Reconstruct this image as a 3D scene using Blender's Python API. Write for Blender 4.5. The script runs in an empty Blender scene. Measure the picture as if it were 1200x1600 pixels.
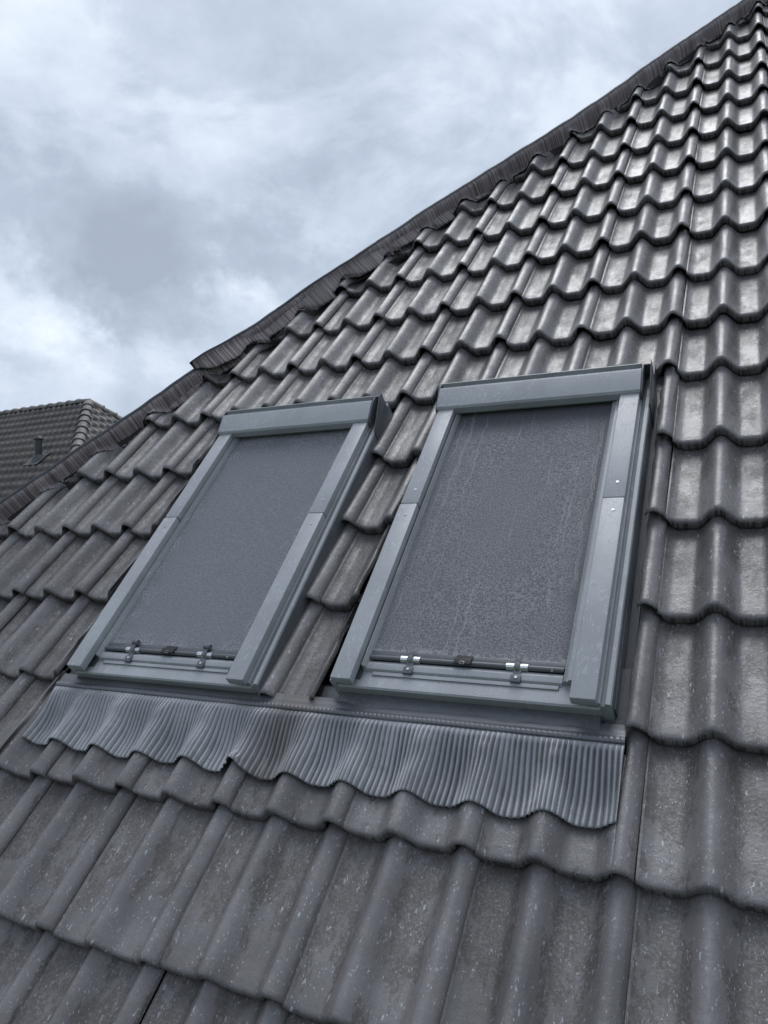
import bpy, bmesh, math, random
from mathutils import Vector, Matrix, noise
random.seed(7)
sc = bpy.context.scene
C = sc.collection

# ------------------------------------------------------------------ frames
PITCH = math.radians(46)
EAVE_Z = 5.0                       # height of the roof-plane origin above the ground
SP, CP = math.sin(PITCH), math.cos(PITCH)
# roof frame: x along the courses, y up the slope, z out of the roof
ROOF = Matrix(((1, 0, 0, 0), (0, CP, -SP, 0), (0, SP, CP, EAVE_Z), (0, 0, 0, 1)))

# ------------------------------------------------------------------ camera
CAMPOS = Vector((0.22376, -1.42080, EAVE_Z + 0.61275))
AX = Vector((0.89707356, 0.44151812, -0.01791005))
AY = Vector((0.0262044, -0.01269442, 0.999576))
AF = Vector((-0.44110356, 0.89716253, 0.02295754))
cam_d = bpy.data.cameras.new('camera'); cam = bpy.data.objects.new('camera', cam_d); C.objects.link(cam)
cam.matrix_world = Matrix(((AX.x, AY.x, -AF.x, CAMPOS.x), (AX.y, AY.y, -AF.y, CAMPOS.y), (AX.z, AY.z, -AF.z, CAMPOS.z), (0, 0, 0, 1)))
cam_d.sensor_fit = 'VERTICAL'; cam_d.sensor_height = 24.0; cam_d.lens = 24.0 * 1202 / 1600
cam_d.clip_start = 0.05; cam_d.clip_end = 3000
sc.camera = cam

def pixdir(px, py):
    d = AX * ((px - 600) / 1202) - AY * ((py - 800) / 1202) + AF
    return d.normalized()

# ------------------------------------------------------------------ light
SUN_EL, SUN_AZ = math.radians(70), math.radians(-12)    # azimuth from +Y towards +X
sd = Vector((math.sin(SUN_AZ) * math.cos(SUN_EL), math.cos(SUN_AZ) * math.cos(SUN_EL), math.sin(SUN_EL)))
sun_d = bpy.data.lights.new('sun', 'SUN'); sun = bpy.data.objects.new('sun', sun_d); C.objects.link(sun)
sun_d.energy = 0.85; sun_d.angle = math.radians(40); sun_d.color = (1, 0.97, 0.93)
sun.rotation_euler = sd.to_track_quat('Z', 'Y').to_euler(); sun.location = (0, 0, 30)

w = bpy.data.worlds.new('World'); sc.world = w; w.use_nodes = True
nt = w.node_tree; N = nt.nodes; L = nt.links
for n in list(N): N.remove(n)
def nd(t, **k):
    n = N.new(t)
    for a, b in k.items(): setattr(n, a, b)
    return n
wo = nd('ShaderNodeOutputWorld'); bg = nd('ShaderNodeBackground'); L.new(bg.outputs[0], wo.inputs[0])
bg.inputs[1].default_value = 0.10
sky = nd('ShaderNodeTexSky', sky_type='NISHITA'); sky.sun_disc = False
sky.sun_elevation = SUN_EL; sky.sun_rotation = SUN_AZ
tc = nd('ShaderNodeTexCoord')
def vm(op, a, b=None):
    n = nd('ShaderNodeVectorMath', operation=op)
    for i, v in enumerate((a, b)):
        if v is None: continue
        if isinstance(v, bpy.types.NodeSocket): L.new(v, n.inputs[i])
        else: n.inputs[i].default_value = v
    return n
def mt(op, a, b=None, c=None, clamp=False):
    n = nd('ShaderNodeMath', operation=op); n.use_clamp = clamp
    for i, v in enumerate((a, b, c)):
        if v is None: continue
        if isinstance(v, bpy.types.NodeSocket): L.new(v, n.inputs[i])
        else: n.inputs[i].default_value = v
    return n.outputs[0]
D = tc.outputs['Generated']
sep = nd('ShaderNodeSeparateXYZ'); L.new(D, sep.inputs[0])
def wnoise(vec, scale, detail=6, rough=0.55, dist=0.0):
    n = nd('ShaderNodeTexNoise'); L.new(vec, n.inputs['Vector'])
    n.inputs['Scale'].default_value = scale; n.inputs['Detail'].default_value = detail
    n.inputs['Roughness'].default_value = rough; n.inputs['Distortion'].default_value = dist
    return n
warp = wnoise(D, 4.5, 8, 0.62)
wv = vm('SUBTRACT', warp.outputs['Color'], (0.5, 0.5, 0.5)).outputs[0]
wsc = nd('ShaderNodeVectorMath', operation='SCALE'); L.new(wv, wsc.inputs[0]); wsc.inputs['Scale'].default_value = 0.42
DW = vm('ADD', D, wsc.outputs[0]).outputs[0]
# low cloud bank: broad light and dark masses by direction
blobs = [  # px, py, radius, weight
    (60, 10, .26, .12), (330, 30, .22, .05), (760, 90, .30, .10), (1050, 20, .25, .06), (930, 60, .07, -.08),
    (420, 190, .13, -.10), (200, 240, .12, -.06), (120, 320, .17, -.15), (300, 380, .12, -.14), (180, 430, .09, -.08), (460, 350, .09, -.15), (640, 210, .20, -.06), (230, 500, .09, -.22), (430, 480, .07, .10),
    (0, 440, .075, .22), (50, 530, .10, .14), (140, 520, .05, .16), (30, 600, .12, .12), (395, 440, .045, .22), (345, 310, .035, .16), (380, 350, .02, .10), (560, 400, .08, .04),
    (300, 560, .10, .02), (150, 185, .05, .06), (700, 350, .10, -.05)]
tot = None
for px, py, r, wt in blobs:
    d = pixdir(px, py)
    ds = nd('ShaderNodeVectorMath', operation='DISTANCE'); L.new(DW, ds.inputs[0]); ds.inputs[1].default_value = d
    q = mt('DIVIDE', ds.outputs['Value'], r * 0.85); q = mt('MULTIPLY', q, q); q = mt('MULTIPLY', q, -1.0)
    e = mt('MULTIPLY', mt('EXPONENT', q), wt)
    tot = e if tot is None else mt('ADD', tot, e)
mp = nd('ShaderNodeMapping'); L.new(D, mp.inputs[0]); mp.inputs['Scale'].default_value = (1, 1, 1.7)
n1 = wnoise(mp.outputs[0], 3.2, 10, 0.56, 0.35); n2 = wnoise(mp.outputs[0], 11.0, 8, 0.62, 0.2)
bil = nd('ShaderNodeMapRange', interpolation_type='SMOOTHSTEP'); L.new(n1.outputs[0], bil.inputs[0])
for i, q in enumerate((.46, .56, -.5, .5)): bil.inputs[i + 1].default_value = q
v = mt('ADD', mt('MULTIPLY', mt('SUBTRACT', n1.outputs[0], 0.5), 0.50), mt('MULTIPLY', mt('SUBTRACT', n2.outputs[0], 0.5), 0.38))
v = mt('ADD', v, mt('MULTIPLY', bil.outputs[0], 0.12))
v = mt('ADD', v, tot)
sdot = nd('ShaderNodeVectorMath', operation='DOT_PRODUCT'); L.new(D, sdot.inputs[0]); sdot.inputs[1].default_value = sd
gl = mt('MULTIPLY', mt('POWER', mt('MAXIMUM', sdot.outputs['Value'], 0.0), 9.0), 0.25)
v = mt('ADD', mt('ADD', v, 0.345), gl)
v = mt('ADD', mt('MULTIPLY', v, 0.80), 0.03)
cr = nd('ShaderNodeValToRGB'); L.new(v, cr.inputs[0]); E_ = cr.color_ramp.elements
E_[0].position = 0.02; E_[0].color = (.26, .298, .36, 1); E_[1].position = 1.0; E_[1].color = (1, 1, 1, 1)
for p, c in ((.22, (.32, .368, .445)), (.38, (.425, .478, .56)), (.54, (.55, .60, .675)), (.72, (.67, .715, .775)), (.86, (.78, .815, .86))):
    x = cr.color_ramp.elements.new(p); x.color = (*c, 1)
sc10 = nd('ShaderNodeVectorMath', operation='SCALE'); L.new(cr.outputs[0], sc10.inputs[0])
zen = nd('ShaderNodeMapRange'); L.new(sdot.outputs['Value'], zen.inputs[0])
for i, q in enumerate((.80, 1.0, 9.0, 19.0)): zen.inputs[i + 1].default_value = q
L.new(zen.outputs[0], sc10.inputs['Scale'])
mx = nd('ShaderNodeMix', data_type='RGBA'); mx.inputs[0].default_value = 0.95
L.new(sky.outputs[0], mx.inputs[6]); L.new(sc10.outputs[0], mx.inputs[7]); L.new(mx.outputs[2], bg.inputs[0])

sc.view_settings.view_transform = 'Standard'; sc.view_settings.look = 'None'
sc.view_settings.exposure = 0.80; sc.view_settings.gamma = 1.0

# ------------------------------------------------------------------ helpers
def mesh_obj(name, bm, mats, parent=None, smooth=True, mw=None, angle=None):
    me = bpy.data.meshes.new(name)
    bm.normal_update(); bm.to_mesh(me); bm.free()
    for m in (mats if isinstance(mats, (list, tuple)) else [mats]): me.materials.append(m)
    if smooth: me.polygons.foreach_set('use_smooth', [True] * len(me.polygons))
    if smooth and angle: me.set_sharp_from_angle(angle=math.radians(angle))
    o = bpy.data.objects.new(name, me); C.objects.link(o)
    if parent: o.parent = parent
    if mw is not None: o.matrix_basis = mw
    return o

def box(bm, x0, x1, y0, y1, z0, z1, bev=0.0, mi=0, shear=None):
    r = bmesh.ops.create_cube(bm, size=1.0)
    vs = r['verts']
    for v in vs:
        v.co = Vector((x0 + (v.co.x + .5) * (x1 - x0), y0 + (v.co.y + .5) * (y1 - y0), z0 + (v.co.z + .5) * (z1 - z0)))
        if shear: v.co = shear(v.co)
    fs = list({f for v in vs for f in v.link_faces})
    if bev:
        es = list({e for v in vs for e in v.link_edges})
        r2 = bmesh.ops.bevel(bm, geom=es, offset=bev, segments=2, profile=.6, affect='EDGES')
        fs = [f for f in r2['faces']] + [f for f in fs if f.is_valid]
    for f in fs:
        if f.is_valid: f.material_index = mi

def prism(bm, prof, axis, a0, a1, mi=0, closed=True, seg=1, bev=0.0):
    """profile of (p, q) points swept along an axis: 'x' -> (y, z), 'y' -> (x, z)"""
    rings = []
    for k in range(seg + 1):
        a = a0 + (a1 - a0) * k / seg
        rings.append([bm.verts.new((a, p, q) if axis == 'x' else (p, a, q)) for p, q in prof])
    n = len(prof); fs = []
    for k in range(seg):
        for i in range(n if closed else n - 1):
            j = (i + 1) % n
            fs.append(bm.faces.new((rings[k][i], rings[k][j], rings[k + 1][j], rings[k + 1][i])))
    if closed:
        fs.append(bm.faces.new(list(reversed(rings[0])))); fs.append(bm.faces.new(rings[-1]))
    for f in fs: f.material_index = mi
    bmesh.ops.recalc_face_normals(bm, faces=fs)
    if bev:
        es = list({e for f in fs for e in f.edges if e.calc_face_angle(0) > .5})
        r = bmesh.ops.bevel(bm, geom=es, offset=bev, segments=2, profile=.6, affect='EDGES')
        for f in r['faces']: f.material_index = mi

def cyl(bm, p0, p1, r, seg=16, mi=0, r2=None):
    p0, p1 = Vector(p0), Vector(p1); d = p1 - p0
    q = d.to_track_quat('Z', 'Y').to_matrix().to_4x4()
    M = Matrix.Translation((p0 + p1) / 2) @ q
    res = bmesh.ops.create_cone(bm, cap_ends=True, segments=seg, radius1=r, radius2=r if r2 is None else r2, depth=d.length, matrix=M)
    for f in {f for v in res['verts'] for f in v.link_faces}: f.material_index = mi

# ------------------------------------------------------------------ materials
class NT:
    def __init__(s, name):
        s.m = bpy.data.materials.new(name); s.m.use_nodes = True; s.t = s.m.node_tree
        s.b = s.t.nodes['Principled BSDF']
    def n(s, t, **k):
        x = s.t.nodes.new(t)
        for a, b in k.items(): setattr(x, a, b)
        return x
    def l(s, a, b): s.t.links.new(a, b)
    def put(s, sock, v):
        if isinstance(v, bpy.types.NodeSocket): s.l(v, sock)
        elif v is not None: sock.default_value = v
    def math(s, op, a, b=None, c=None, clamp=False):
        x = s.n('ShaderNodeMath', operation=op); x.use_clamp = clamp
        for i, v in enumerate((a, b, c)): s.put(x.inputs[i], v)
        return x.outputs[0]
    def coord(s, kind='Object', scale=(1, 1, 1), loc=(0, 0, 0), rot=(0, 0, 0)):
        t = s.n('ShaderNodeTexCoord') if kind != 'UVMap' else s.n('ShaderNodeUVMap')
        mp = s.n('ShaderNodeMapping'); s.l(t.outputs[0 if kind == 'UVMap' else kind], mp.inputs[0])
        mp.inputs['Scale'].default_value = scale; mp.inputs['Location'].default_value = loc; mp.inputs['Rotation'].default_value = rot
        return mp.outputs[0]
    def noise(s, vec, scale, detail=4, rough=.55, dist=0.):
        x = s.n('ShaderNodeTexNoise'); s.l(vec, x.inputs['Vector'])
        x.inputs['Scale'].default_value = scale; x.inputs['Detail'].default_value = detail
        x.inputs['Roughness'].default_value = rough; x.inputs['Distortion'].default_value = dist
        return x.outputs[0]
    def vor(s, vec, scale, feature='F1', out='Distance', rnd=1.):
        x = s.n('ShaderNodeTexVoronoi', feature=feature); s.l(vec, x.inputs['Vector'])
        x.inputs['Scale'].default_value = scale; x.inputs['Randomness'].default_value = rnd
        return x.outputs[out]
    def rng(s, v, a, b, c=0., d=1., smooth=True):
        x = s.n('ShaderNodeMapRange'); x.interpolation_type = 'SMOOTHSTEP' if smooth else 'LINEAR'
        s.put(x.inputs[0], v)
        for i, q in enumerate((a, b, c, d)): s.put(x.inputs[i + 1], q)
        return x.outputs[0]
    def mix(s, f, a, b, mode='MIX'):
        x = s.n('ShaderNodeMix', data_type='RGBA'); x.blend_type = mode
        s.put(x.inputs[0], f)
        for i, v in ((6, a), (7, b)):
            if isinstance(v, bpy.types.NodeSocket): s.l(v, x.inputs[i])
            else: x.inputs[i].default_value = (*v, 1) if len(v) == 3 else v
        return x.outputs[2]
    def attr(s, name):
        x = s.n('ShaderNodeAttribute'); x.attribute_name = name; return x.outputs['Fac']
    def bump(s, h, strength=.3, dist=.002, prev=None):
        x = s.n('ShaderNodeBump'); x.inputs['Strength'].default_value = strength; x.inputs['Distance'].default_value = dist
        s.l(h, x.inputs['Height'])
        if prev: s.l(prev, x.inputs['Normal'])
        return x.outputs[0]
    def out(s, color=None, rough=None, metal=None, normal=None, **k):
        s.put(s.b.inputs['Base Color'], (*color, 1) if isinstance(color, tuple) else color)
        s.put(s.b.inputs['Roughness'], rough); s.put(s.b.inputs['Metallic'], metal)
        if normal: s.l(normal, s.b.inputs['Normal'])
        for a, b in k.items(): s.put(s.b.inputs[a.replace('_', ' ')], b)
        return s.m

def tile_material(name='wet_concrete_tile', far=False):
    s = NT(name)
    O = s.coord('Object'); U = s.coord('UVMap')
    rnd = s.attr('rnd')
    rv = s.n('ShaderNodeCombineXYZ'); s.l(s.math('MULTIPLY', rnd, 37.0), rv.inputs[2])
    va = s.n('ShaderNodeVectorMath', operation='ADD'); s.l(O, va.inputs[0]); s.l(rv.outputs[0], va.inputs[1]); P = va.outputs[0]
    st = s.n('ShaderNodeMapping'); s.l(P, st.inputs[0]); st.inputs['Scale'].default_value = (1, .45, 1)
    su = s.n('ShaderNodeSeparateXYZ'); s.l(U, su.inputs[0])
    # coating grey, with broad tone changes
    big = s.noise(P, 5, 5, .6); mid = s.noise(st.outputs[0], 26, 6, .65)
    col = s.mix(s.rng(big, .35, .68), (.118, .110, .112), (.172, .162, .166))
    col = s.mix(s.rng(s.noise(P, 300, 2, .6), .35, .7, 0, .35), col, (.070, .067, .066))
    # brown worn patches where the coating has weathered off, mostly in the pans
    worn = s.rng(s.math('ADD', mid, s.math('MULTIPLY', s.attr('worn'), .22)), .58, .63)
    edge = s.rng(s.noise(P, 160, 3, .7), .35, .55)
    worn = s.math('MULTIPLY', worn, edge)
    gr = s.rng(s.noise(P, 380, 2, .7), .58, .70)
    col = s.mix(s.math('MULTIPLY', gr, .18), col, (.26, .265, .28))
    dk = s.rng(s.noise(P, 380, 2, .7), .58, .68); col = s.mix(s.math('MULTIPLY', dk, .25), col, (.045, .044, .044))
    col = s.mix(s.math('MULTIPLY', worn, .62), col, (.054, .046, .039))
    # pale flecks, dashes of lime and grit run down the slope
    rot = s.n('ShaderNodeMapping'); s.l(P, rot.inputs[0]); rot.inputs['Scale'].default_value = (1, .38, 1); rot.inputs['Rotation'].default_value = (0, 0, .35)
    f1 = s.vor(rot.outputs[0], 150); f1m = s.noise(P, 18, 3, .6)
    wob = s.noise(P, 420, 2, .6)
    fl = s.math('MULTIPLY', s.rng(s.math('ADD', f1, s.math('MULTIPLY', wob, .16)), .17, .25, 1, 0), s.rng(f1m, .40, .52))
    f2 = s.vor(rot.outputs[0], 46); fl2 = s.math('MULTIPLY', s.rng(s.math('ADD', f2, s.math('MULTIPLY', wob, .22)), .17, .25, 1, 0), s.rng(s.noise(P, 9, 3, .6), .42, .56))
    fl = s.math('MAXIMUM', fl, fl2)
    sq = s.noise(rot.outputs[0], 150, 3, .6, 1.2)
    fl3 = s.math('MULTIPLY', s.rng(sq, .62, .67), s.rng(s.noise(P, 26, 3, .6), .44, .60))
    fl = s.math('MAXIMUM', fl, s.math('MULTIPLY', fl3, .8))
    col = s.mix(s.math('MULTIPLY', fl, .85), col, (.40, .41, .43))
    # dark run marks on the nose
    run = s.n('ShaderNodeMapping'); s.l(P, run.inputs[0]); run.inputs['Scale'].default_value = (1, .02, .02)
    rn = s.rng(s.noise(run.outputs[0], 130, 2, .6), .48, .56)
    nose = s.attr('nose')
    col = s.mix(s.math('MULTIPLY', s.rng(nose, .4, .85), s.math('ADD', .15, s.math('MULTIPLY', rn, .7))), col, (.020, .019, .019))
    tone = s.rng(rnd, 0, 1, .82, 1.15, False)
    hs = s.n('ShaderNodeHueSaturation'); s.l(tone, hs.inputs['Value']); s.l(col, hs.inputs['Color']); col = hs.outputs[0]
    wet = s.noise(st.outputs[0], 9, 4, .6)
    rough = s.rng(s.noise(st.outputs[0], 18, 6, .7), .40, .60, .31, .50)
    rough = s.math('ADD', rough, s.math('MULTIPLY', worn, .12)); rough = s.math('ADD', rough, s.math('MULTIPLY', nose, .12))
    h = s.math('ADD', s.math('MULTIPLY', s.noise(P, 70, 5, .62), .8), s.math('MULTIPLY', s.noise(P, 240, 3, .65), .22))
    h = s.math('ADD', h, s.math('MULTIPLY', worn, -.10)); h = s.math('ADD', h, s.math('MULTIPLY', fl, .12))
    h = s.math('ADD', h, s.math('MULTIPLY', s.math('MULTIPLY', rn, nose), -.8))
    nm = s.bump(h, .36, .005)
    return s.out(col, rough, 0., nm, Coat_Weight=s.rng(wet, .35, .6, .55, .1), Coat_Roughness=.22, Coat_Normal=nm) if False else s.out(col, rough, 0., nm, Coat_Weight=s.rng(s.noise(P, 9, 5, .65), .35, .6, .10, .42), Coat_Roughness=.28, Coat_Normal=nm)

def painted_metal(name, base, dark=.8, wetness=1., drip=True, metal=0.):
    s = NT(name); O = s.coord('Object')
    st = s.coord('Object', (1, .5, 1), rot=(0, 0, .3))
    c = s.mix(s.rng(s.noise(O, 7, 4), .3, .7), tuple(x * .9 for x in base), tuple(min(1, x * 1.08) for x in base))
    # water beads and broken wet film
    n = s.noise(st, 120, 4, .65, .8); bl = s.rng(n, .56, .62)
    bead = s.rng(s.math('ADD', s.vor(O, 150), s.math('MULTIPLY', s.noise(O, 300, 2), .12)), .24, .34, 1, 0)
    bead = s.math('MULTIPLY', bead, s.rng(s.noise(O, 25, 3), .42, .55))
    film = s.math('MULTIPLY', bl, s.rng(s.noise(O, 12, 3), .40, .55))
    c = s.mix(s.math('MULTIPLY', film, .38), c, tuple(min(1, x * 1.5 + .05) for x in base))
    c = s.mix(s.math('MULTIPLY', bead, .12), c, tuple(x * .7 for x in base))
    dirt = s.rng(s.noise(O, 45, 5, .7), .62, .74)
    c = s.mix(s.math('MULTIPLY', dirt, .4), c, (.13, .125, .115))
    h = s.math('ADD', s.math('MULTIPLY', bead, .9), s.math('MULTIPLY', film, .5))
    h = s.math('ADD', h, s.math('MULTIPLY', s.noise(O, 14, 2), .6))
    return s.out(c, s.rng(film, 0, 1, .34, .5), metal, s.bump(h, .35 * wetness, .0015))

def simple(name, col, rough=.5, metal=0., nscale=40, var=.25, bstr=.15, bd=.002):
    s = NT(name); O = s.coord('Object'); n = s.noise(O, nscale, 5, .6)
    c = s.mix(s.rng(n, .3, .7), tuple(x * (1 - var) for x in col), tuple(min(1, x * (1 + var)) for x in col))
    return s.out(c, rough, metal, s.bump(n, bstr, bd))

M_TILE = tile_material()
M_FRAME = painted_metal('grey_coated_aluminium', (.30, .315, .332))
M_FRAMED = painted_metal('dark_grey_aluminium_and_wall_shade', (.085, .092, .101))
M_BLACK = simple('black_rubber', (.012, .012, .014), .55)
M_DECK = simple('black_roof_membrane', (.012, .012, .013), .7)
M_STEEL = simple('bright_steel', (.62, .64, .66), .28, .9, 80, .1)
M_GRIME = simple('mossy_grime', (.060, .055, .035), .8, 0, 90, .5, .6, .004)

def pleat_metal():
    s = NT('pleated_lead_grey_aluminium'); O = s.coord('Object')
    n = s.noise(O, 6, 5, .6); st = s.coord('Object', (1, .3, .3)); ln = s.noise(st, 60, 4, .6)
    c = s.mix(s.rng(n, .3, .7), (.21, .219, .232), (.33, .342, .36))
    c = s.mix(s.rng(ln, .5, .7, 0, .25), c, (.40, .41, .43))
    c = s.mix(s.rng(s.noise(O, 24, 5, .7), .54, .70, 0, .45), c, (.12, .12, .12))
    c = s.mix(s.math('MULTIPLY', s.rng(s.attr('valley_shade'), .35, .9), .75), c, (.035, .036, .038))  # pleat valleys mixed darker, shade painted into the folds
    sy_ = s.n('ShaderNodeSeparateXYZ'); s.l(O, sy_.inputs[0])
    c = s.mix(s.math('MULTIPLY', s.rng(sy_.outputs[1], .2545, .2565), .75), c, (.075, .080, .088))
    # reddish brown run-off stain from the strip of tiles above
    sx = s.n('ShaderNodeSeparateXYZ'); s.l(O, sx.inputs[0])
    g = s.rng(s.math('ABSOLUTE', s.math('ADD', s.math('ADD', sx.outputs[0], .83), s.math('MULTIPLY', s.math('SUBTRACT', s.noise(O, 9, 3), .5), .12))), .02, .10, 1, 0)
    c = s.mix(s.math('MULTIPLY', g, .55), c, (.085, .068, .062))
    spk = s.rng(s.vor(O, 140), .10, .18, .5, 0)
    c = s.mix(s.math('MULTIPLY', spk, s.rng(s.noise(O, 20, 3), .5, .6)), c, (.45, .46, .48))
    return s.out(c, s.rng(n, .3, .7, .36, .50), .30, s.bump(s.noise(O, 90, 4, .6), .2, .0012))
M_PLEAT = pleat_metal()

def hip_fabric():
    s = NT('crinkled_hip_roll'); U = s.coord('UVMap', (1, 1, 1))
    st = s.coord('UVMap', (1, .09, 1), rot=(0, 0, .12)); n = s.noise(st, 150, 3, .6, .3); b = s.noise(U, 7, 4)
    c = s.mix(s.rng(n, .36, .64), (.095, .075, .076), (.33, .28, .285))
    c = s.mix(s.rng(b, .35, .7, 0, .45), c, (.085, .073, .080))
    return s.out(c, .55, 0., s.bump(n, .9, .005))
M_HIP = hip_fabric()

def blind_mat(name, streaky):
    s = NT(name); O = s.coord('Object')
    if streaky:
        n = s.noise(O, 260, 2, .6, .2); n2 = s.noise(O, 9, 4); wv_ = s.noise(O, 520, 2, .6)
        c = s.mix(s.rng(n, .40, .62), (.19, .198, .22), (.46, .475, .505))
        c = s.mix(s.rng(wv_, .3, .7, 0, .3), c, (.09, .094, .108))
        c = s.mix(s.rng(n2, .35, .65, 0, .3), c, (.22, .228, .248))
        # darker right edge and top band
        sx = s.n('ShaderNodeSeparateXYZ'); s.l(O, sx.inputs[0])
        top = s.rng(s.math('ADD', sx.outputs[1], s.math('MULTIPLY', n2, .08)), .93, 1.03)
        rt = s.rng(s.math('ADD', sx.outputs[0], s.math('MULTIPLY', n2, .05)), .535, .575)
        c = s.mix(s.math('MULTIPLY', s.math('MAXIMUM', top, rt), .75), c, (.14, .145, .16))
        # rivulets running down
        wob = s.n('ShaderNodeCombineXYZ'); nw = s.noise(s.coord('Object', (.8, 1, 1)), 10, 5, .7)
        nw2 = s.noise(s.coord('Object', (1, 1, 1), (3, 1, 2)), 60, 3, .6)
        xx = s.math('ADD', sx.outputs[0], s.math('ADD', s.math('MULTIPLY', s.math('SUBTRACT', nw, .5), .05), s.math('MULTIPLY', s.math('SUBTRACT', nw2, .5), .012)))
        vo = s.n('ShaderNodeTexVoronoi', feature='F1'); vo.voronoi_dimensions = '1D'; vo.inputs['Scale'].default_value = 34; s.l(xx, vo.inputs['W']); vv = vo.outputs['Distance']; ln = s.rng(vv, .03, .075, 1, 0)
        ln = s.math('MULTIPLY', ln, s.rng(s.noise(s.coord('Object', (1, .30, 1)), 12, 4, .6), .44, .62))
        lo_ = s.math('MULTIPLY', s.rng(sx.outputs[1], .10, .135, 1, 0), s.rng(s.noise(O, 90, 4, .7), .47, .58))
        c = s.mix(s.math('MULTIPLY', ln, .6), c, (.52, .53, .56)); c = s.mix(s.math('MULTIPLY', lo_, .7), c, (.66, .67, .69))
        h = s.math('ADD', n, s.math('MULTIPLY', ln, .8))
    else:
        n = s.noise(O, 170, 3, .65, .3); sx = s.n('ShaderNodeSeparateXYZ'); s.l(O, sx.inputs[0])
        # wet haze round the rim, a plain dark field in the middle
        ex = s.math('ABSOLUTE', s.math('SUBTRACT', sx.outputs[0], .31)); ey = s.math('ABSOLUTE', s.math('SUBTRACT', sx.outputs[1], .56))
        e = s.math('MAXIMUM', s.math('MULTIPLY', ex, 1.0), s.math('SUBTRACT', ey, .20))
        nb = s.noise(O, 11, 5, .65)
        rim = s.rng(s.math('ADD', e, s.math('MULTIPLY', s.math('SUBTRACT', nb, .5), .30)), .16, .30)
        c = s.mix(s.rng(s.noise(O, 420, 3, .6), .3, .7), (.24, .254, .285), (.315, .33, .362))
        c = s.mix(s.math('MULTIPLY', s.math('MAXIMUM', rim, .28), s.rng(n, .45, .60)), c, (.58, .59, .62))
        spk = s.rng(s.noise(O, 240, 2, .6), .68, .75); c = s.mix(s.math('MULTIPLY', spk, .6), c, (.55, .56, .58))
        h = s.math('MULTIPLY', n, rim)
    return s.out(c, .58, 0., s.bump(h, .25, .0015))
M_BLIND_A = blind_mat('wet_blind_fabric_hazed', False)
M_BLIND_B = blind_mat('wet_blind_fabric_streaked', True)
def glass_mat():
    s = NT('window_glass'); return s.out((.02, .024, .028), .06, 0.)
M_GLASS = glass_mat()

# ------------------------------------------------------------------ ground
def ground():
    bm = bmesh.new(); n = 40; S = 900
    for i in range(n + 1):
        for j in range(n + 1):
            x = (i / n * 2 - 1) ** 3 * S; y = (j / n * 2 - 1) ** 3 * S
            bm.verts.new((x, y, 0))
    bm.verts.ensure_lookup_table()
    for i in range(n):
        for j in range(n):
            bm.faces.new([bm.verts[k] for k in (i * (n + 1) + j, (i + 1) * (n + 1) + j, (i + 1) * (n + 1) + j + 1, i * (n + 1) + j + 1)])
    s = NT('lawn'); O = s.coord('Object')
    c = s.mix(s.rng(s.noise(O, .6, 6), .35, .65), (.035, .06, .02), (.07, .10, .035))
    m = s.out(c, .9, 0., s.bump(s.noise(O, 30, 4), .5, .03))
    o = mesh_obj('ground', bm, m, smooth=False); o['kind'] = 'structure'
ground()

# ------------------------------------------------------------------ main roof
TW = 0.30
ROWS = {-1: -.332, 0: 0.0, 1: .295, 2: .6085, 3: .909, 4: 1.220, 5: 1.550, 6: 1.829, 7: 2.135, 8: 2.451, 9: 2.767, 10: 3.083,
        11: 3.401, 12: 3.721, 13: 4.042, 14: 4.366, 15: 4.687}
for r in range(16, 20): ROWS[r] = 4.687 + (r - 15) * .321
for r in (-2, -3): ROWS[r] = -.332 + (r + 1) * .33
def smooth(x): x = max(0., min(1., x)); return x * x * (3 - 2 * x)
ROLL = -.024
def wave(u):
    """tile profile, 0 at roll tops, down to -H in the pans"""
    x = ((u - ROLL) / .15 + .5) % 1.0 - .5
    s = abs(x) / .5
    H = .047
    h = (.5 + .5 * math.cos(math.pi * min(s / .72, 1))) ** .95
    return -H + H * h
def row_of(v):
    best = -3
    for r in range(-3, 20):
        if ROWS[r] <= v: best = r
    return best
THK = .035
def surf(u, v):
    r = row_of(v); g = ROWS.get(r + 1, ROWS[r] + .32) - ROWS[r]
    return wave(u) - THK * (v - ROWS[r]) / g
HV = [(-3, -5.283), (1.03, -2.535), (1.48, -2.225), (2.0, -1.895), (2.478, -1.59), (3.136, -1.115), (3.78, -.612), (4.94, .132), (8, 2.22)]
def hip_u(v):
    for (a, ua), (b, ub) in zip(HV, HV[1:]):
        if v <= b: return ua + (ub - ua) * (v - a) / (b - a)
    return HV[-1][1]

house = bpy.data.objects.new('tiled_house', None); C.objects.link(house); house.location = (0.4, 3.0, 0)
house['label'] = 'house with steep wet dark grey tiled roof filling the foreground, holding two skylights'
house['category'] = 'house'
RM = Matrix.Translation(-house.location) @ ROOF        # roof frame as seen from the house empty

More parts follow.
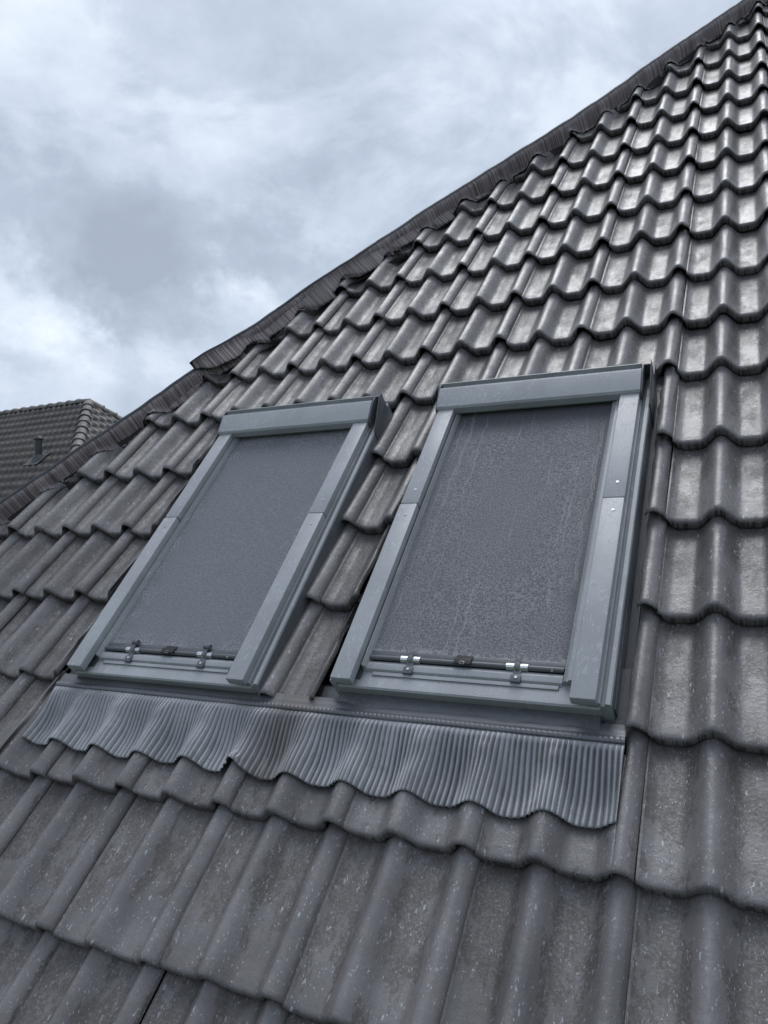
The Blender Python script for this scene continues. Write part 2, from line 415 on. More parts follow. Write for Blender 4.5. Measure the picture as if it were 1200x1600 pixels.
US = [0.0]
for i in range(1, 41): US.append(TW * i / 40)
def add_tile(bm, col, row, lay, ulo=None, uhi=None, vtop=None, lift=0.0):
    """one interlocking double-roll tile; layers: rnd, worn, nose, uv"""
    lr, lw, ln, uvl = lay
    v0 = ROWS[row]; g = ROWS.get(row + 1, v0 + .32) - v0
    R = random.Random(col * 971 + row * 31 + 5)
    ju, jv, jz = R.uniform(-.0018, .0018), R.uniform(-.006, .005), R.uniform(-.001, .003)
    sk = R.uniform(-.006, .006)
    tw = R.uniform(-.005, .005); rn = R.random(); seed = R.random() * 50
    # section along v: (dv, dz, nose factor)
    sec = [(.035, -.035, 1), (.006, -.0338, 1), (-.001, -.0325, 1), (-.0048, -.0305, 1), (-.0066, -.022, 1), (-.0068, -.0135, .9), (-.0052, -.0052, .45), (-.0010, -.0010, .12), (.006, 0.0002, .02), (.026, 0, 0)]
    for k in range(1, 8): sec.append((.026 + (g + .02 - .026) * k / 7, 0, 0))
    us = list(US)
    lo = 0.0; hi = TW
    if ulo is not None: lo = max(0, ulo - col * TW)
    if uhi is not None: hi = min(TW, uhi - col * TW)
    if hi - lo < .012: return
    us = [u for u in us if lo < u < hi]; us = [lo] + us + [hi]
    cutl, cuth = lo > 0.001, hi < TW - .001
    grid = []
    for si, (dv, dz, nf) in enumerate(sec):
        line = []
        if vtop is not None and v0 + dv > vtop: dv = vtop - v0
        for ui, u in enumerate(us):
            U = col * TW + u
            edge = 0.0
            if not cutl and u < .016: edge = -.009 * (1 - u / .016) ** .5
            thin = max(smooth((u - .252) / .012), smooth((.014 - u) / .008))
            if cuth and u == us[-1] and hi > .285: thin = 1
            z = wave(U) + edge + (max(dz, -.0100) if thin > .99 else dz * (1 - thin) + max(dz, -.0100) * thin) - THK * dv / g
            # lower lip: the pans hang a little lower and the edge is uneven
            if nf > .5:
                e = noise.noise(Vector((U * 38, row * 3.7, seed))) * .0022 + noise.noise(Vector((U * 150, row, seed))) * .0012
                z += e * 1.2; dvv = dv + e * .7
            else: dvv = dv
            z += noise.noise(Vector((U * 9, (v0 + dv) * 7, seed))) * .0010 + jz + tw * (u / TW - .5) + lift
            x = U + ju
            if not cutl and ui == 0: x += .0025
            if not cuth and ui == len(us) - 1: x += .0015; 
            if (cutl and ui == 0) or (cuth and ui == len(us) - 1):
                x += noise.noise(Vector((U * 3, (v0 + dv) * 55, seed))) * .006 + noise.noise(Vector((U * 3, (v0 + dv) * 17, seed))) * .008
            line.append((bm.verts.new((x - sk * dv, v0 + dvv + jv + sk * (u - TW / 2), z)), U, dv, nf))
        grid.append(line)
    def face(q):
        try: f = bm.faces.new([a[0] for a in q])
        except ValueError: return
        
        for lp, a in zip(f.loops, q):
            lp[uvl].uv = (a[1], a[2])
        for a in q:
            a[0][lr] = rn; a[0][ln] = a[3]
            wv = -wave(a[1]) / .047
            a[0][lw] = smooth((wv - .22) / .35) * (.45 + .55 * smooth((a[2] / g - .10) / .5)) - .3
        f.smooth = True
    for i in range(len(grid) - 1):
        for j in range(len(us) - 1):
            face((grid[i][j], grid[i][j + 1], grid[i + 1][j + 1], grid[i + 1][j]))
    # side faces: joint rim on the right, thickness on cut edges
    for side, cut in ((0, cutl), (-1, cuth)):
        dep = .017 if cut else .010
        low = []
        top = [ln_[side] for ln_ in grid[3:]]
        for a in top:
            c = a[0].co; low.append((bm.verts.new((c.x + (.001 if side else -.001), c.y, c.z - dep)), a[1], a[2], max(a[3], .6 if cut else .4)))
        for k in range(len(top) - 1):
            q = (top[k], low[k], low[k + 1], top[k + 1]) if side else (top[k], top[k + 1], low[k + 1], low[k])
            face(q)
def tile_layers(bm):
    return (bm.verts.layers.float.new('rnd'), bm.verts.layers.float.new('worn'), bm.verts.layers.float.new('nose'), bm.loops.layers.uv.new('UVMap'))

W1 = (-1.582, .291, .621, 0.0)      # left skylight: x of cover outer edge, y of sill, width, turn
W2 = (-.719, .319, .628, math.radians(-.35))
CUT1 = (-1.672, -.956); CUT2 = (-.728, -.040)

def clip_hip(bm, off):
    """cut away everything beyond the hip, piecewise along its slightly sagging line"""
    lim = lambda c: hip_u(c.y) + off - c.z * .706
    kill = [f for f in bm.faces if all(v.co.x < lim(v.co) for v in f.verts)]
    bmesh.ops.delete(bm, geom=kill, context='FACES')
    for f in list(bm.faces):
        pass
    for v in bm.verts:
        h = lim(v.co)
        if v.co.x < h: v.co.x = h
    bmesh.ops.delete(bm, geom=[v for v in bm.verts if not v.link_faces], context='VERTS')

bm = bmesh.new(); lay = tile_layers(bm)
bs = bmesh.new(); lays = tile_layers(bs)
for row in range(-3, 20):
    v0 = ROWS[row]; g = ROWS.get(row + 1, v0 + .32) - v0
    for col in range(-18, 7):
        u0, u1 = col * TW, col * TW + TW
        if u1 < hip_u(v0) - .02: continue
        spans = [(None, None)]
        if 1 <= row <= 4:
            a, b = u0, u1
            segs = [(-99, CUT1[0]), (CUT1[1], CUT2[0]), (CUT2[1], 99)]
            for k, (p, q) in enumerate(segs):
                lo, hi = max(a, p), min(b, q)
                if hi - lo < .003: continue
                if k == 1:
                    hi = min(b, (0, -.787, -.775, -.762, -.748)[row])
                    if hi - lo > .012: add_tile(bs, col, row, lays, ulo=lo, uhi=hi)
                else: add_tile(bm, col, row, lay, ulo=lo, uhi=hi)
        elif row == 0:
            # lapped by the pleated apron: trimmed at the sill line under the windows
            for p, q, vt, lf in ((-99, -1.672, None, .010), (-1.672, -.036, .24, 0), (-.036, 99, None, 0)):
                lo, hi = max(u0, p), min(u1, q)
                if hi - lo < .012: continue
                add_tile(bm, col, row, lay, ulo=lo, uhi=hi, vtop=vt, lift=lf)
        else:
            add_tile(bm, col, row, lay)
clip_hip(bm, .002)
roof_tiles = mesh_obj('roof', bm, M_TILE, house, mw=RM)
strip = mesh_obj('cut_tile_strip', bs, M_TILE, house, mw=RM)
strip['label'] = 'narrow strip of cut roof tiles running up between the two skylights'

# boarding and membrane below the tiles, walls, hidden slope beyond the hip
def mirror_pt(u, v, z):
    """roof-frame point mirrored through the upright plane along the hip, in the roof frame"""
    p = ROOF @ Vector((u, v, z))
    a = ROOF @ Vector((hip_u(0), 0, 0)); b = ROOF @ Vector((hip_u(5), 5, 0))
    d = Vector((b.x - a.x, b.y - a.y)).normalized()
    q = Vector((p.x - a.x, p.y - a.y)); m = 2 * q.dot(d) * d - q
    return ROOF.inverted() @ Vector((a.x + m.x, a.y + m.y, p.z))
bm = bmesh.new()
def strip_sheet(z, f, vs):
    rows = []
    for v in vs:
        rows.append([bm.verts.new(f(u, v, z)) for u in (hip_u(v) - z * .706, hip_u(v) - z * .8, hip_u(v) + .2, 2.1)])
    for a, b in zip(rows, rows[1:]):
        for k in range(3): bm.faces.new((a[k], a[k + 1], b[k + 1], b[k]))
vs = [-1.0 + k * .35 for k in range(21)]
strip_sheet(-.120, lambda u, v, z: Vector((u, v, z)), vs)
strip_sheet(-.092, mirror_pt, vs)
strip_sheet(-.092, lambda u, v, z: Vector((min(u, hip_u(v) + .3), v, z)), vs)
mesh_obj('roof_membrane', bm, M_DECK, house, smooth=False, mw=RM)
bm = bmesh.new(); g = []
vv = []
for r in range(-3, 20):
    a = ROWS[r]; b = ROWS.get(r + 1, a + .32); vv += [a, a + .004, (a + b) / 2, b - .001]
for k, v in enumerate(vv):
    line = []
    h = hip_u(v) + .012
    for j in range(161):
        u = h + .03 + (j / 160) * 3.6
        line.append(bm.verts.new(mirror_pt(u, v, surf(u, v + .0005) - (THK if k % 4 == 0 else 0))))
    g.append(line)
for a, b in zip(g, g[1:]):
    for j in range(160): bm.faces.new((a[j], b[j], b[j + 1], a[j + 1]))
mesh_obj('side_roof', bm, M_TILE, house, mw=RM)
def house_walls():
    bm = bmesh.new()
    ev = -.95
    e = ROOF @ Vector((0, ev, -.1)); xl = (ROOF @ Vector((hip_u(ev), ev, 0))).x + .45
    top = ROOF @ Vector((0, 6.0, -.1))
    box(bm, xl, 2.0, e.y + .45, top.y + 3, 0.0, e.z - .02)
    s = NT('brick_wall'); br = s.n('ShaderNodeTexBrick'); s.l(s.coord('Object', (1, 1, 1), rot=(math.pi / 2, 0, 0)), br.inputs['Vector'])
    br.inputs['Color1'].default_value = (.22, .10, .07, 1); br.inputs['Color2'].default_value = (.16, .075, .055, 1); br.inputs['Mortar'].default_value = (.3, .28, .25, 1)
    br.inputs['Scale'].default_value = 1; br.inputs['Brick Width'].default_value = .22; br.inputs['Row Height'].default_value = .065; br.inputs['Mortar Size'].default_value = .006
    s.l(br.outputs['Color'], s.b.inputs['Base Color'])
    mesh_obj('wall', bm, s.m, house, smooth=False, mw=Matrix.Translation(-house.location))
    bm = bmesh.new()
    a = ROOF @ Vector((0, -1.03, -.06))
    prof = [(a.y + .06 * math.cos(t), a.z + .02 + .06 * math.sin(t)) for t in [math.pi + k * math.pi / 10 for k in range(11)]]
    prof += [(y * 1.0, z) for y, z in [(a.y + .056, a.z + .02)]] + [(a.y + .056 * math.cos(t), a.z + .022 + .056 * math.sin(t)) for t in [2 * math.pi - k * math.pi / 10 for k in range(11)]]
    prism(bm, prof, 'x', xl - .5, 2.1)
    mesh_obj('gutter', bm, M_FRAMED, house, mw=Matrix.Translation(-house.location), angle=40)
house_walls()

bm = bmesh.new(); rr_ = []          # hidden filler board, added under the hip to block sky showing through
for v in vs:
    rr_.append([bm.verts.new((hip_u(v) - z * .706 + dx, v, z)) for z, dx in ((-.115, .004), (.010, .004), (.010, -.004), (-.115, -.004))])
for a, b in zip(rr_, rr_[1:]):
    for k in range(4): bm.faces.new((a[k], a[(k + 1) % 4], b[(k + 1) % 4], b[k]))
bmesh.ops.recalc_face_normals(bm, faces=bm.faces)
mesh_obj('hip_filler_board', bm, M_DECK, house, smooth=False, mw=RM)

# ------------------------------------------------------------------ hip flashing rolls
HD = Vector((.562, .827)); HT = Vector((.827, -.562))
def hip_roll(s_lo, s_hi, lift, flare, seed):
    """membrane over the hip: dark upstand on top, crinkled skirt dressed onto the tile waves. measured by v of the hip line"""
    bm = bmesh.new(); uvl = bm.loops.layers.uv.new('UVMap')
    n = int((s_hi - s_lo) / .0075); rows = []
    for i in range(n + 1):
        v = s_lo + (s_hi - s_lo) * i / n
        u = hip_u(v); s_len = v / .827; c = Vector((u - .006 + .006 * noise.noise(Vector((s_len * 1.7, seed, 20))), v))
        nn = noise.noise(Vector((s_len * 2.1, seed, 0))); n2 = noise.noise(Vector((s_len * 6.5, seed, 4))); n3 = noise.noise(Vector((s_len * 14, seed, 9)))
        end = smooth(1 - (v - s_lo) / .30) * flare
        wid = .045 + .008 * nn + .010 * n2 + .004 * n3
        ap = .033 + .006 * nn + .004 * n2 + .002 * n3 + lift + end * .003
        line = []
        for side in (1, -1):
            prof = [(0.0, ap), (.007, ap - .002), (.013, ap - .008), (.017, ap - .013), (.022, ap - .018)]
            for k in range(1, 9):
                prof.append((.022 + (wid - .022) * k / 8, None))
            pts = []
            for k, (t, z) in enumerate(prof):
                q = c + HT * t
                sz = surf(q.x, q.y)
                if z is None:
                    f = (k - 4) / 4.5
                    sm = max(surf(q.x, q.y), surf(q.x, q.y + .022), surf(q.x, q.y - .022), surf(q.x, q.y + .011), surf(q.x, q.y - .011)) + .004
                    z0 = ap - .019
                    z = z0 * (1 - smooth(f * 1.2)) + (sm + lift * .4 + end * .012 * f) * smooth(f * 1.2)
                    z += .0022 * math.sin(s_len * 2 * math.pi / .013 + 2 * n2) * min(1, f * 3)
                    if end > .3: q -= HT * .0
                z -= end * .0
                q = q - Vector((.06, .0)) * end * flare
                pts.append((q.x, q.y, z, t, s_len))
            if side == 1: line += list(reversed(pts))
            else:
                for p in pts[1:]:
                    m = mirror_pt(p[0] + .0, p[1], p[2]); line.append((m.x, m.y, m.z, -p[3], p[4]))
        rows.append([(bm.verts.new(p[:3]), p[3], p[4]) for p in line])
    for a, b in zip(rows, rows[1:]):
        for j in range(len(a) - 1):
            f = bm.faces.new([x[0] for x in (a[j], b[j], b[j + 1], a[j + 1])])
            for lp, x in zip(f.loops, (a[j], b[j], b[j + 1], a[j + 1])): lp[uvl].uv = (x[2], x[1])
            tt = abs((a[j][1] + a[j + 1][1]) / 2)
            f.material_index = 1 if tt < .012 else 0
    # underside shell and rim, 2 mm below
    low = [[bm.verts.new((x[0].co.x, x[0].co.y, x[0].co.z - .002)) for x in r] for r in rows]
    def fc(*q):
        f = bm.faces.new(q); f.material_index = 1
    m_ = len(low[0])
    for a, b in zip(low, low[1:]):
        for j in range(m_ - 1): fc(a[j], a[j + 1], b[j + 1], b[j])
    for a, b, la, lb in zip(rows, rows[1:], low, low[1:]):
        for j in (0, m_ - 1): fc(a[j][0], b[j][0], lb[j], la[j])
    for r, lr_ in ((rows[0], low[0]), (rows[-1], low[-1])):
        for j in range(m_ - 1): fc(r[j][0], r[j + 1][0], lr_[j + 1], lr_[j])
    bmesh.ops.recalc_face_normals(bm, faces=bm.faces)
    return bm
M_HIPTOP = simple('dark_hip_strip', (.030, .032, .040), .5, 0, 120, .35, .5, .003)
h1 = mesh_obj('hip_flashing', hip_roll(-1.1, 2.02, 0.0, 0.0, 3.1), [M_HIP, M_HIPTOP], house, mw=RM)
h1['label'] = 'lower length of crinkled purple grey flashing roll dressed over the hip'
h2 = mesh_obj('hip_flashing', hip_roll(1.86, 6.0, .012, 1.0, 9.7), [M_HIP, M_HIPTOP], house, mw=RM)
h2['label'] = 'upper length of crinkled flashing roll with its loose lower end lifting off the hip'

# ------------------------------------------------------------------ skylights
def skylight(spec, blind_mat_, label, latch_side):
    x0, y0, w_, turn = spec
    H = 1.030                     # sill to underside of head cover
    MW = RM @ Matrix.Translation((x0, y0, -.020)) @ Matrix.Rotation(turn, 4, 'Z')
    # frame: kerb walls standing in the roof, sloping ledge outside the covers, sash rails
    bm = bmesh.new()
    for sx in (0, 1):
        X = (lambda x: x) if sx else (lambda x: w_ - x)
        X = X if sx else (lambda x: (w_ - x) if x < w_ + .006 else (-.006 - (x - w_ - .006) * .45))
        prof = [(w_ - .002, -.05), (w_ + .0265, -.05), (w_ + .0265, .037), (w_ + .024, .0425), (w_ + .0145, .0435), (w_ + .012, .035), (w_ + .004, .033), (w_ + .004, .045), (w_ - .002, .045)]
        prism(bm, [(X(a), b) for a, b in prof], 'y', .004, H + .12, mi=0)
        box(bm, *sorted((X(w_ - .058), X(w_ - .003))), .02, H + .10, -.05, .028, 0, 1)
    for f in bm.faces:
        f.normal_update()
        if abs(f.normal.x) > .9 and f.calc_center_median().z < .035: f.material_index = 1  # outer kerb walls take the dark material, painting in their shade
    box(bm, .0, w_, H + .01, H + .10, -.07, .060, .002, 1)
    box(bm, .02, w_ - .02, .030, .060, -.07, .012, 0, 1)
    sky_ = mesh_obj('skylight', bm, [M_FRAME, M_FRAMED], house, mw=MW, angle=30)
    sky_['label'] = label
    def part(name, bm_, mats, angle=35):
        o = mesh_obj(name, bm_, mats, sky_, angle=angle); return o
    # four side cover strips, butted at mid height, each with a screw
    ys = .590
    for sx in (0, 1):
        xa, xb = (0.0, .055) if sx == 0 else (w_ - .055, w_)
        for (ya, yb, dz) in ((-.004, ys - .0015, .0), (ys + .0015, H + .02, -.0015)):
            b = bmesh.new()
            box(b, xa, xb, ya, yb, .044, .070 + dz, .0045, 0)
            sy = yb - .045 if yb < .7 else ya + .055
            cyl(b, ((xa + xb) / 2 + .004, sy, .0700 + dz), ((xa + xb) / 2 + .004, sy, .0714 + dz), .0036, 14, 1)
            cyl(b, ((xa + xb) / 2 + .004, sy, .0710 + dz), ((xa + xb) / 2 + .004, sy, .0716 + dz), .0016, 8, 2)
            part('side_cover', b, [M_FRAME, M_STEEL, M_BLACK])
    # inner guide rails for the blind
    for sx in (0, 1):
        X = (lambda x: x) if sx == 0 else (lambda x: w_ - x)
        b = bmesh.new()
        prof = [(.0565, .018), (.0565, .044), (.060, .048), (.067, .048), (.069, .043), (.073, .041), (.077, .044), (.080, .040), (.082, .030), (.082, .018)]
        if sx == 0: prof = [(.0565 + (a - .0565) * .42, q) for a, q in prof]
        prism(b, [(X(a), q) for a, q in prof], 'y', .052, H + .02)
        part('guide_rail', b, M_FRAME, 25)
    # glass pane under the blind
    b = bmesh.new(); box(b, .06, w_ - .06, .055, H, -.004, .004)
    part('glass', b, M_GLASS)
    # sash bottom rail with grime line, sill cover with front drop
    b = bmesh.new()
    prism(b, [(.046, .010), (.046, .026), (.052, .034), (.066, .036), (.078, .028), (.084, .010)], 'x', .058, w_ - .083, 0, bev=.0012)
    box(b, .085, w_ - .09, .0365, .0475, .022, .0302, .0008, 1)
    part('bottom_rail', b, [M_FRAME, M_GRIME])
    b = bmesh.new()
    prof = [(.060, .020), (.062, .026), (.040, .0262), (.012, .0290), (.004, .0290), (.000, .0255), (.003, -.006), (.006, -.006), (.006, .018), (.010, .020)]
    prism(b, prof, 'x', .004, w_ + .002, 0)
    part('sill_cover', b, M_FRAME, 28)
    b = bmesh.new()
    prism(b, [(.016, .012), (.012, -.002), (-.022, .0005), (-.055, -.0005), (-.050, -.012), (.03, -.02), (.03, .019)], 'x', .0, w_ + .0, 0)
    part('sill_flashing', b, M_FRAMED, 28)
    # head cover: sloping casing with end caps, groove and rear flange
    b = bmesh.new()
    yh = H - .100 + .09
    prof = [(H - .010, .050), (H - .010, .071), (H - .005, .078), (H + .060, .098), (H + .068, .098), (H + .072, .091), (H + .077, .086), (H + .086, .088), (H + .088, .101), (H + .091, .101), (H + .093, .045), (H + .02, .045)]
    prism(b, prof, 'x', -.004, w_ - .004 + .006, 0)
    part('head_cover', b, [M_FRAME, M_FRAMED], 25)
    for xa, xb in ((-.0085, -.0045), (w_ + .0025, w_ + .0075)):
        b = bmesh.new()
        prism(b, [(H - .014, .048), (H - .012, .069), (H - .006, .076), (H + .058, .096), (H + .088, .099), (H + .095, .045)], 'x', xa, xb, 0, bev=.001)
        part('end_cap', b, M_FRAMED, 25)
    b = bmesh.new()
    prism(b, [(H - .035, -.05), (H - .040, .050), (H + .075, .104), (H + .098, .106), (H + .104, -.05)], 'x', w_ + .027, w_ + .0295, 0, bev=.0008)
    prism(b, [(H + .02, -.05), (H + .02, .060), (H + .085, .088), (H + .098, .088), (H + .104, -.05)], 'x', -.018, -.0155, 0, bev=.0008)
    prism(b, [(H + .0985, -.05), (H + .0985, .090), (H + .1015, .090), (H + .1015, -.05)], 'x', -.0155, w_ + .027, 0)
    part('head_flashing', b, M_FRAMED, 25)
    # blind: thin fabric sheet sagging a hair, with hem and bottom bar
    b = bmesh.new(); nx, ny = 40, 70
    xa, xb, ya, yb = .0615, w_ - .079, .091, H + .015
    xb2 = xb
    g = [[b.verts.new((xa + (xb - xa) * i / nx, ya + (yb - ya) * j / ny,
          .0305 - .0035 * math.sin(math.pi * i / nx) * math.sin(math.pi * j / ny) + .0006 * noise.noise(Vector((i * .3, j * .12, x0))))) for i in range(nx + 1)] for j in range(ny + 1)]
    for j in range(ny):
        for i in range(nx): b.faces.new((g[j][i], g[j][i + 1], g[j + 1][i + 1], g[j + 1][i]))
    bmesh.ops.solidify(b, geom=b.faces[:], thickness=.0012)
    part('blind', b, blind_mat_)
    b = bmesh.new()
    cyl(b, (xa + .003, ya - .006, .033), (xb - .004, ya - .006, .033), .0062, 18)
    box(b, xa, xb, ya - .004, ya + .014, .0315, .0345, .001)
    cyl(b, (xb - .030, ya - .010, .0370), (xb - .030, ya - .0122, .0392), .003, 12, 1)
    part('pull_bar', b, [M_FRAMED, M_STEEL])
    # clips that hook the bar, catch in the middle
    span = xb - xa
    for t in (.235, .775):
        cx = xa + span * t; b = bmesh.new()
        for k in range(6):
            a0, a1 = math.radians(200 - 36 * k), math.radians(200 - 36 * (k + 1)); r = .0085
            p = [(ya - .006 + rr * math.cos(a), .033 + rr * math.sin(a)) for rr, a in ((r, a0), (r, a1), (r - .0015, a1), (r - .0015, a0))]
            prism(b, p, 'x', cx - .025, cx + .025, 1)
        box(b, cx - .006, cx + .007, ya - .004, ya + .016, .041, .0435, .0008, 0)
        box(b, cx - .006, cx + .007, ya - .014, ya + .000, .0420, .0440, .0008, 0)
        box(b, cx - .006, cx + .011, ya - .040, ya - .016, .034, .0375, .0008, 0)
        box(b, cx - .010, cx + .014, ya - .047, ya - .028, .030, .039, .0015, 0)
        cyl(b, (cx + .003, ya - .036, .039), (cx + .003, ya - .036, .0408), .0035, 12, 1)
        if latch_side: cyl(b, (cx - .009, ya + .014, .042), (cx + .011, ya + .014, .042), .0075, 14, 0)
        part('blind_clip', b, [M_FRAMED, M_STEEL])
    cx = xa + span * .51; b = bmesh.new()
    box(b, cx - .021, cx + .021, ya - .014, ya + .002, .040, .0445, .0012, 0)
    box(b, cx - .020, cx + .020, ya + .002, ya + .014, .0348, .037, .0008, 0)
    box(b, cx - .006, cx + .006, ya - .0155, ya - .008, .0445, .0460, .0004, 1)
    part('blind_catch', b, [M_BLACK, M_STEEL])
    return sky_

A_ = skylight(W1, M_BLIND_A, 'left of the two grey framed skylights, its closed blind hazed round the rim', True)
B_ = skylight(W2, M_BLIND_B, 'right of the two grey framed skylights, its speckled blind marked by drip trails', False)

# side gutters: folded sheet between window and tiles
for xa, xb in ((-.064, -.042),):
    bm = bmesh.new()
    prism(bm, [(xa, -.010), (xa + .002, -.010), (xa + .003, -.062), (xb, -.062), (xb, -.066), (xa, -.066)], 'y', .33, 1.56)
    mesh_obj('side_flashing', bm, M_FRAMED, house, mw=RM, angle=30)

# pleated apron below both windows, two lengths
def apron(ua, ub, seed, label):
    bm = bmesh.new(); vl = bm.verts.layers.float.new('valley_shade')
    pitch = .0118; per = 8
    nu = int((ub - ua) / pitch * per); NV = 30
    def base_z(u, v, f):
        zt = -.018
        s_ = surf(u, v) * .85 + .0045
        return zt * (1 - f) + s_ * f
    rows = []
    v_top = .256
    for j in range(NV + 1):
        t = j / NV; line = []
        for i in range(nu + 1):
            u = ua + (ub - ua) * i / nu
            vb = .086 + .006 * noise.noise(Vector((u * 5, seed, 1))) + .003 * math.cos(2 * math.pi * (u - ROLL) / .15)
            v = v_top + (vb - v_top) * t
            f = smooth(min(1, t * 1.25))
            z = base_z(u, v, f)
            # pleats fan and bunch where the sheet turns over each roll
            wp = .007 * math.sin(2 * math.pi * (u - ROLL) / .15) * t + .006 * noise.noise(Vector((u * 7, v * 4, seed))) * t
            amp = .0054 * smooth(t * 9) * (.75 + .5 * noise.noise(Vector((u * 30, v * 8, seed + 3))))
            ph = (u + wp) / pitch
            z += amp * (2 * abs(math.sin(math.pi * ph)) - 1)
            # hand-dressed folds near the top of each roll
            rx = ((u - ROLL) / .15 + .5) % 1.0 - .5
            z += .0045 * math.exp(-((rx) / .16) ** 2) * math.exp(-((t - .24) / .13) ** 2) * (1 + .9 * noise.noise(Vector((u * 40, v * 22, seed))))
            z += .0015 * noise.noise(Vector((u * 22, v * 16, seed + 7))) * smooth(t * 4) * (1 - .5 * t)
            cr_ = math.exp(-((u + .935) / .022) ** 2) * smooth((t - .72) / .28)
            z += cr_ * (.010 + .012 * noise.noise(Vector((u * 90, v * 70, 3)))); v += cr_ * .016
            x = u + .008 * math.sin(2 * math.pi * (u - ROLL) / .15 + .6) * t * .5 - .02 * t * 0
            # torn, curled corner
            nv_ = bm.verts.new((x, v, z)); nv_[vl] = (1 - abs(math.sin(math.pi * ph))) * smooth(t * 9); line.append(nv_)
        rows.append(line)
    for a, b in zip(rows, rows[1:]):
        for j in range(nu): bm.faces.new((a[j], b[j], b[j + 1], a[j + 1]))
    # top edge: flat band with a stitched hem
    hem = []
    for v, z0 in ((.256, -.018), (.2575, -.0155), (.2675, -.0150), (.269, -.0185), (.277, -.0200), (.30, -.0215)):
        line = []
        for i in range(nu + 1):
            u = ua + (ub - ua) * i / nu
            z = z0
            if .257 < v < .268: z += .0007 * math.sin(2 * math.pi * u / .0115)
            line.append(bm.verts.new((u, v + .0015 * noise.noise(Vector((u * 6, 2, seed))), z + .0012 * noise.noise(Vector((u * 12, 5, seed))))))
        hem.append(line)
    for a, b in zip(hem, hem[1:]):
        for j in range(nu): bm.faces.new((a[j], a[j + 1], b[j + 1], b[j]))
    bmesh.ops.recalc_face_normals(bm, faces=bm.faces)
    bmesh.ops.solidify(bm, geom=bm.faces[:], thickness=.0009)
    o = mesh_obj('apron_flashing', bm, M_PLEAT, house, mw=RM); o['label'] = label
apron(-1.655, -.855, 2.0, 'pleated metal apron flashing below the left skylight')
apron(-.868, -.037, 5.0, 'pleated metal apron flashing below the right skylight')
# flat sheet corners between the windows and at both ends
for a in ((-.955, -.715, .285, .36, -.066, -.063), (-.785, -.712, .284, .345, -.048, -.045), (-1.665, -1.585, .285, .40, -.046, -.043), (-.088, -.038, .285, .45, -.044, -.041)):
    bm = bmesh.new(); box(bm, *a, .0008)
    mesh_obj('corner_flashing', bm, M_FRAMED, house, smooth=False, mw=RM)

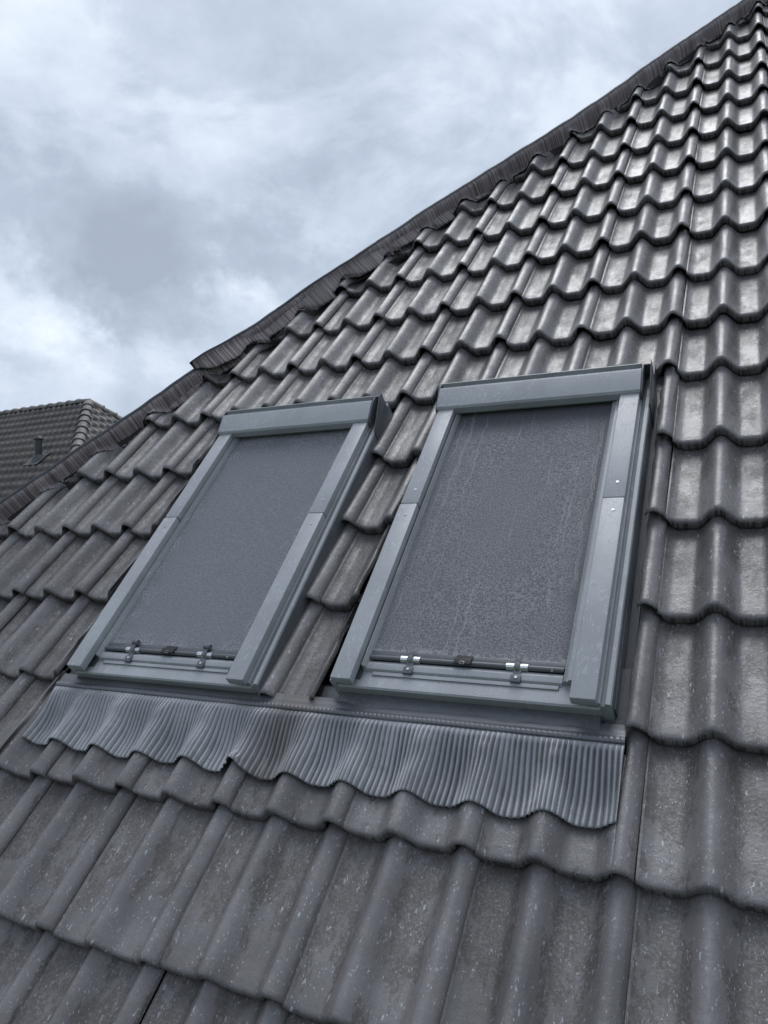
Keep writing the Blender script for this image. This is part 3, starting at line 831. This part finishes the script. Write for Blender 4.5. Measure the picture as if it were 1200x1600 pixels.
# ------------------------------------------------------------------ neighbouring house
def neighbour():
    p = math.radians(40); al = math.radians(30)
    fh = Vector((AF.x, AF.y, 0)).normalized(); rh = Vector((AX.x, AX.y, 0)).normalized()
    up_h = rh * math.sin(al) + fh * math.cos(al); ridge = rh * math.cos(al) - fh * math.sin(al)
    up = up_h * math.cos(p) + Vector((0, 0, math.sin(p)))
    dist = 21.0
    peak = CAMPOS + pixdir(139, 627) * (dist / pixdir(139, 627).dot(AF))
    nrm = ridge.cross(up).normalized()
    if nrm.z < 0: nrm = -nrm
    root = bpy.data.objects.new('neighbour_house', None); C.objects.link(root)
    root.location = (peak.x, peak.y, 0)
    root['label'] = 'distant house with weathered brown grey tiled hipped roof at the left edge behind the hip'; root['category'] = 'house'
    rel = Matrix.Translation(-root.location)
    s = NT('old_roof_tile'); O = s.coord('Object'); n = s.noise(O, 1.3, 6, .65); n2 = s.noise(O, 14, 5, .7)
    c = s.mix(s.rng(n, .35, .65), (.050, .044, .042), (.082, .074, .071)); c = s.mix(s.rng(n2, .5, .7, 0, .7), c, (.13, .12, .116))
    c = s.mix(s.rng(s.noise(O, 2.2, 5, .7), .56, .68, 0, .7), c, (.085, .077, .04))
    mt_ = s.out(c, .55, 0., s.bump(n2, .5, .01))
    # main slope: u along the ridge (0 at the hip peak, negative to the left), v down the slope
    TWn, G = .225, .33
    def wv(u): 
        x = (u / TWn) % 1.0
        return .060 * (math.exp(-((x - .3) / .17) ** 2)) + .008 * math.cos(2 * math.pi * x)
    def slope(umin, umax, vmax, O_, ru, upv, nn, hipl):
        bm = bmesh.new(); rows = []
        nv = int(vmax / G)
        us = [umin + (umax - umin) * i / int((umax - umin) / (TWn / 8)) for i in range(int((umax - umin) / (TWn / 8)) + 1)]
        for r in range(nv):
            for vv_, dz in ((r * G + .002, -.004), (r * G + G * .5, .004), (r * G + G - .004, .012), (r * G + G, .0)):
                rows.append([(u, vv_, wv(u) * (1 if dz > -.1 else 0) + dz) for u in us])
        def place(u, v, z):
            lim0, lim1 = hipl(v); u = max(lim0, min(lim1, u))
            return O_ + ru * u - upv * v + nn * z
        vr = [[bm.verts.new(place(*q)) for q in row] for row in rows]
        for a, b in zip(vr, vr[1:]):
            for i in range(len(us) - 1):
                if (a[i].co - a[i + 1].co).length < 1e-6 and (b[i].co - b[i + 1].co).length < 1e-6: continue
                f = bm.faces.new((a[i], b[i], b[i + 1], a[i + 1]))
        bmesh.ops.recalc_face_normals(bm, faces=bm.faces)
        if sum((f.normal.z for f in bm.faces)) < 0: bmesh.ops.reverse_faces(bm, faces=bm.faces)
        return bm
    cp = math.cos(p)
    mesh_obj('roof', slope(-9, 6.0, 7.0, peak, ridge, up, nrm, lambda v: (-9, v * cp)), mt_, root, mw=rel)
    up2h = -ridge; up2 = up2h * cp + Vector((0, 0, math.sin(p))); ru2 = up_h
    n2_ = ru2.cross(up2).normalized(); n2_ = n2_ if n2_.z > 0 else -n2_
    mesh_obj('roof', slope(-5.5, 5.5, 7.0, peak, ru2, up2, n2_, lambda v: (-v * cp, v * cp)), mt_, root, mw=rel)
    up3 = -up_h * cp + Vector((0, 0, math.sin(p))); n3 = ridge.cross(up3).normalized(); n3 = n3 if n3.z > 0 else -n3
    mesh_obj('roof', slope(-9, 6.0, 7.0, peak, ridge, up3, n3, lambda v: (-9, v * cp)), mt_, root, mw=rel)
    # ridge and hip caps, half-round overlapping
    s = NT('ridge_cap_tile'); O = s.coord('Object'); n = s.noise(O, 5, 6, .7)
    c = s.mix(s.rng(n, .35, .6), (.055, .050, .048), (.14, .132, .126)); mc = s.out(c, .6, 0., s.bump(n, .4, .01))
    def cap(a, d, sidev, nn, ln, r, name):
        bm = bmesh.new(); rings = []
        for k, (f, rr) in enumerate(((0, r * 1.22), (.10, r * 1.22), (.13, r * 1.08), (1.06, r * .92))):
            rings.append([bm.verts.new(a + d * ln * f + sidev * rr * math.cos(t) + nn * (rr * .85 * math.sin(t) + .02 - .05)) for t in [math.pi * i / 10 for i in range(11)]])
        for x, y in zip(rings, rings[1:]):
            for i in range(10): bm.faces.new((x[i], x[i + 1], y[i + 1], y[i]))
        bm.faces.new(rings[0])
        bmesh.ops.recalc_face_normals(bm, faces=bm.faces)
        mesh_obj(name, bm, mc, root, mw=rel, angle=40)
    Z = Vector((0, 0, 1))
    for k in range(20):
        cap(peak - ridge * (k * .40 + .40), ridge, up_h, Z, .40, .13, 'ridge_cap')
    for sgn in (-1, 1):
        hd = (ridge * cp + (up_h * sgn) * cp - Z * math.sin(p)).normalized()
        sv = (ridge - up_h * sgn).normalized(); nn = hd.cross(sv).normalized(); nn = nn if nn.z > 0 else -nn
        for k in range(12 if sgn < 0 else 6):
            cap(peak + hd * (k * .38 + .42), -hd, sv, nn, .38, .135, 'hip_cap')
    bm = bmesh.new()
    e = 6.6 * cp; ez = peak.z - 6.6 * math.sin(p) - .1
    pts = [peak + ridge * (e - .4) - up_h * (e - .4), peak + ridge * (e - .4) + up_h * (e - .4), peak - ridge * 9 + up_h * (e - .4), peak - ridge * 9 - up_h * (e - .4)]
    lo = [bm.verts.new((q.x, q.y, 0)) for q in pts]; hi = [bm.verts.new((q.x, q.y, max(ez, .5))) for q in pts]
    for i in range(4): bm.faces.new((lo[i], lo[(i + 1) % 4], hi[(i + 1) % 4], hi[i]))
    mesh_obj('wall', bm, simple('pale_render', (.42, .38, .33), .85, 0, 5), root, smooth=False, mw=rel)
    # vent pipe with cowl and lead slate
    # intersect the pixel ray with the slope
    d = pixdir(60, 719); t = (peak - CAMPOS).dot(nrm) / d.dot(nrm); q = CAMPOS + d * t
    bm = bmesh.new()
    cyl(bm, q - Z * .1, q + Z * .50, .085, 18); cyl(bm, q + Z * .50, q + Z * .53, .12, 18); cyl(bm, q + Z * .53, q + Z * .60, .12, 18, 0, .07)
    vp = mesh_obj('vent_pipe', bm, simple('dark_vent_plastic', (.035, .038, .042), .45), root, mw=rel, angle=40)
    bm = bmesh.new(); 
    cyl(bm, q - Z * .12, q + Z * .13, .21, 18, 0, .12)
    vs_ = [bm.verts.new(q + ridge * a * .26 - up * b * .26 + nrm * .055) for a, b in ((-1, -1), (1, -1), (1, 1), (-1, 1))]
    bm.faces.new(vs_); bmesh.ops.recalc_face_normals(bm, faces=bm.faces)
    mesh_obj('collar', bm, simple('vent_collar', (.06, .062, .062), .5), vp, angle=40)
neighbour()
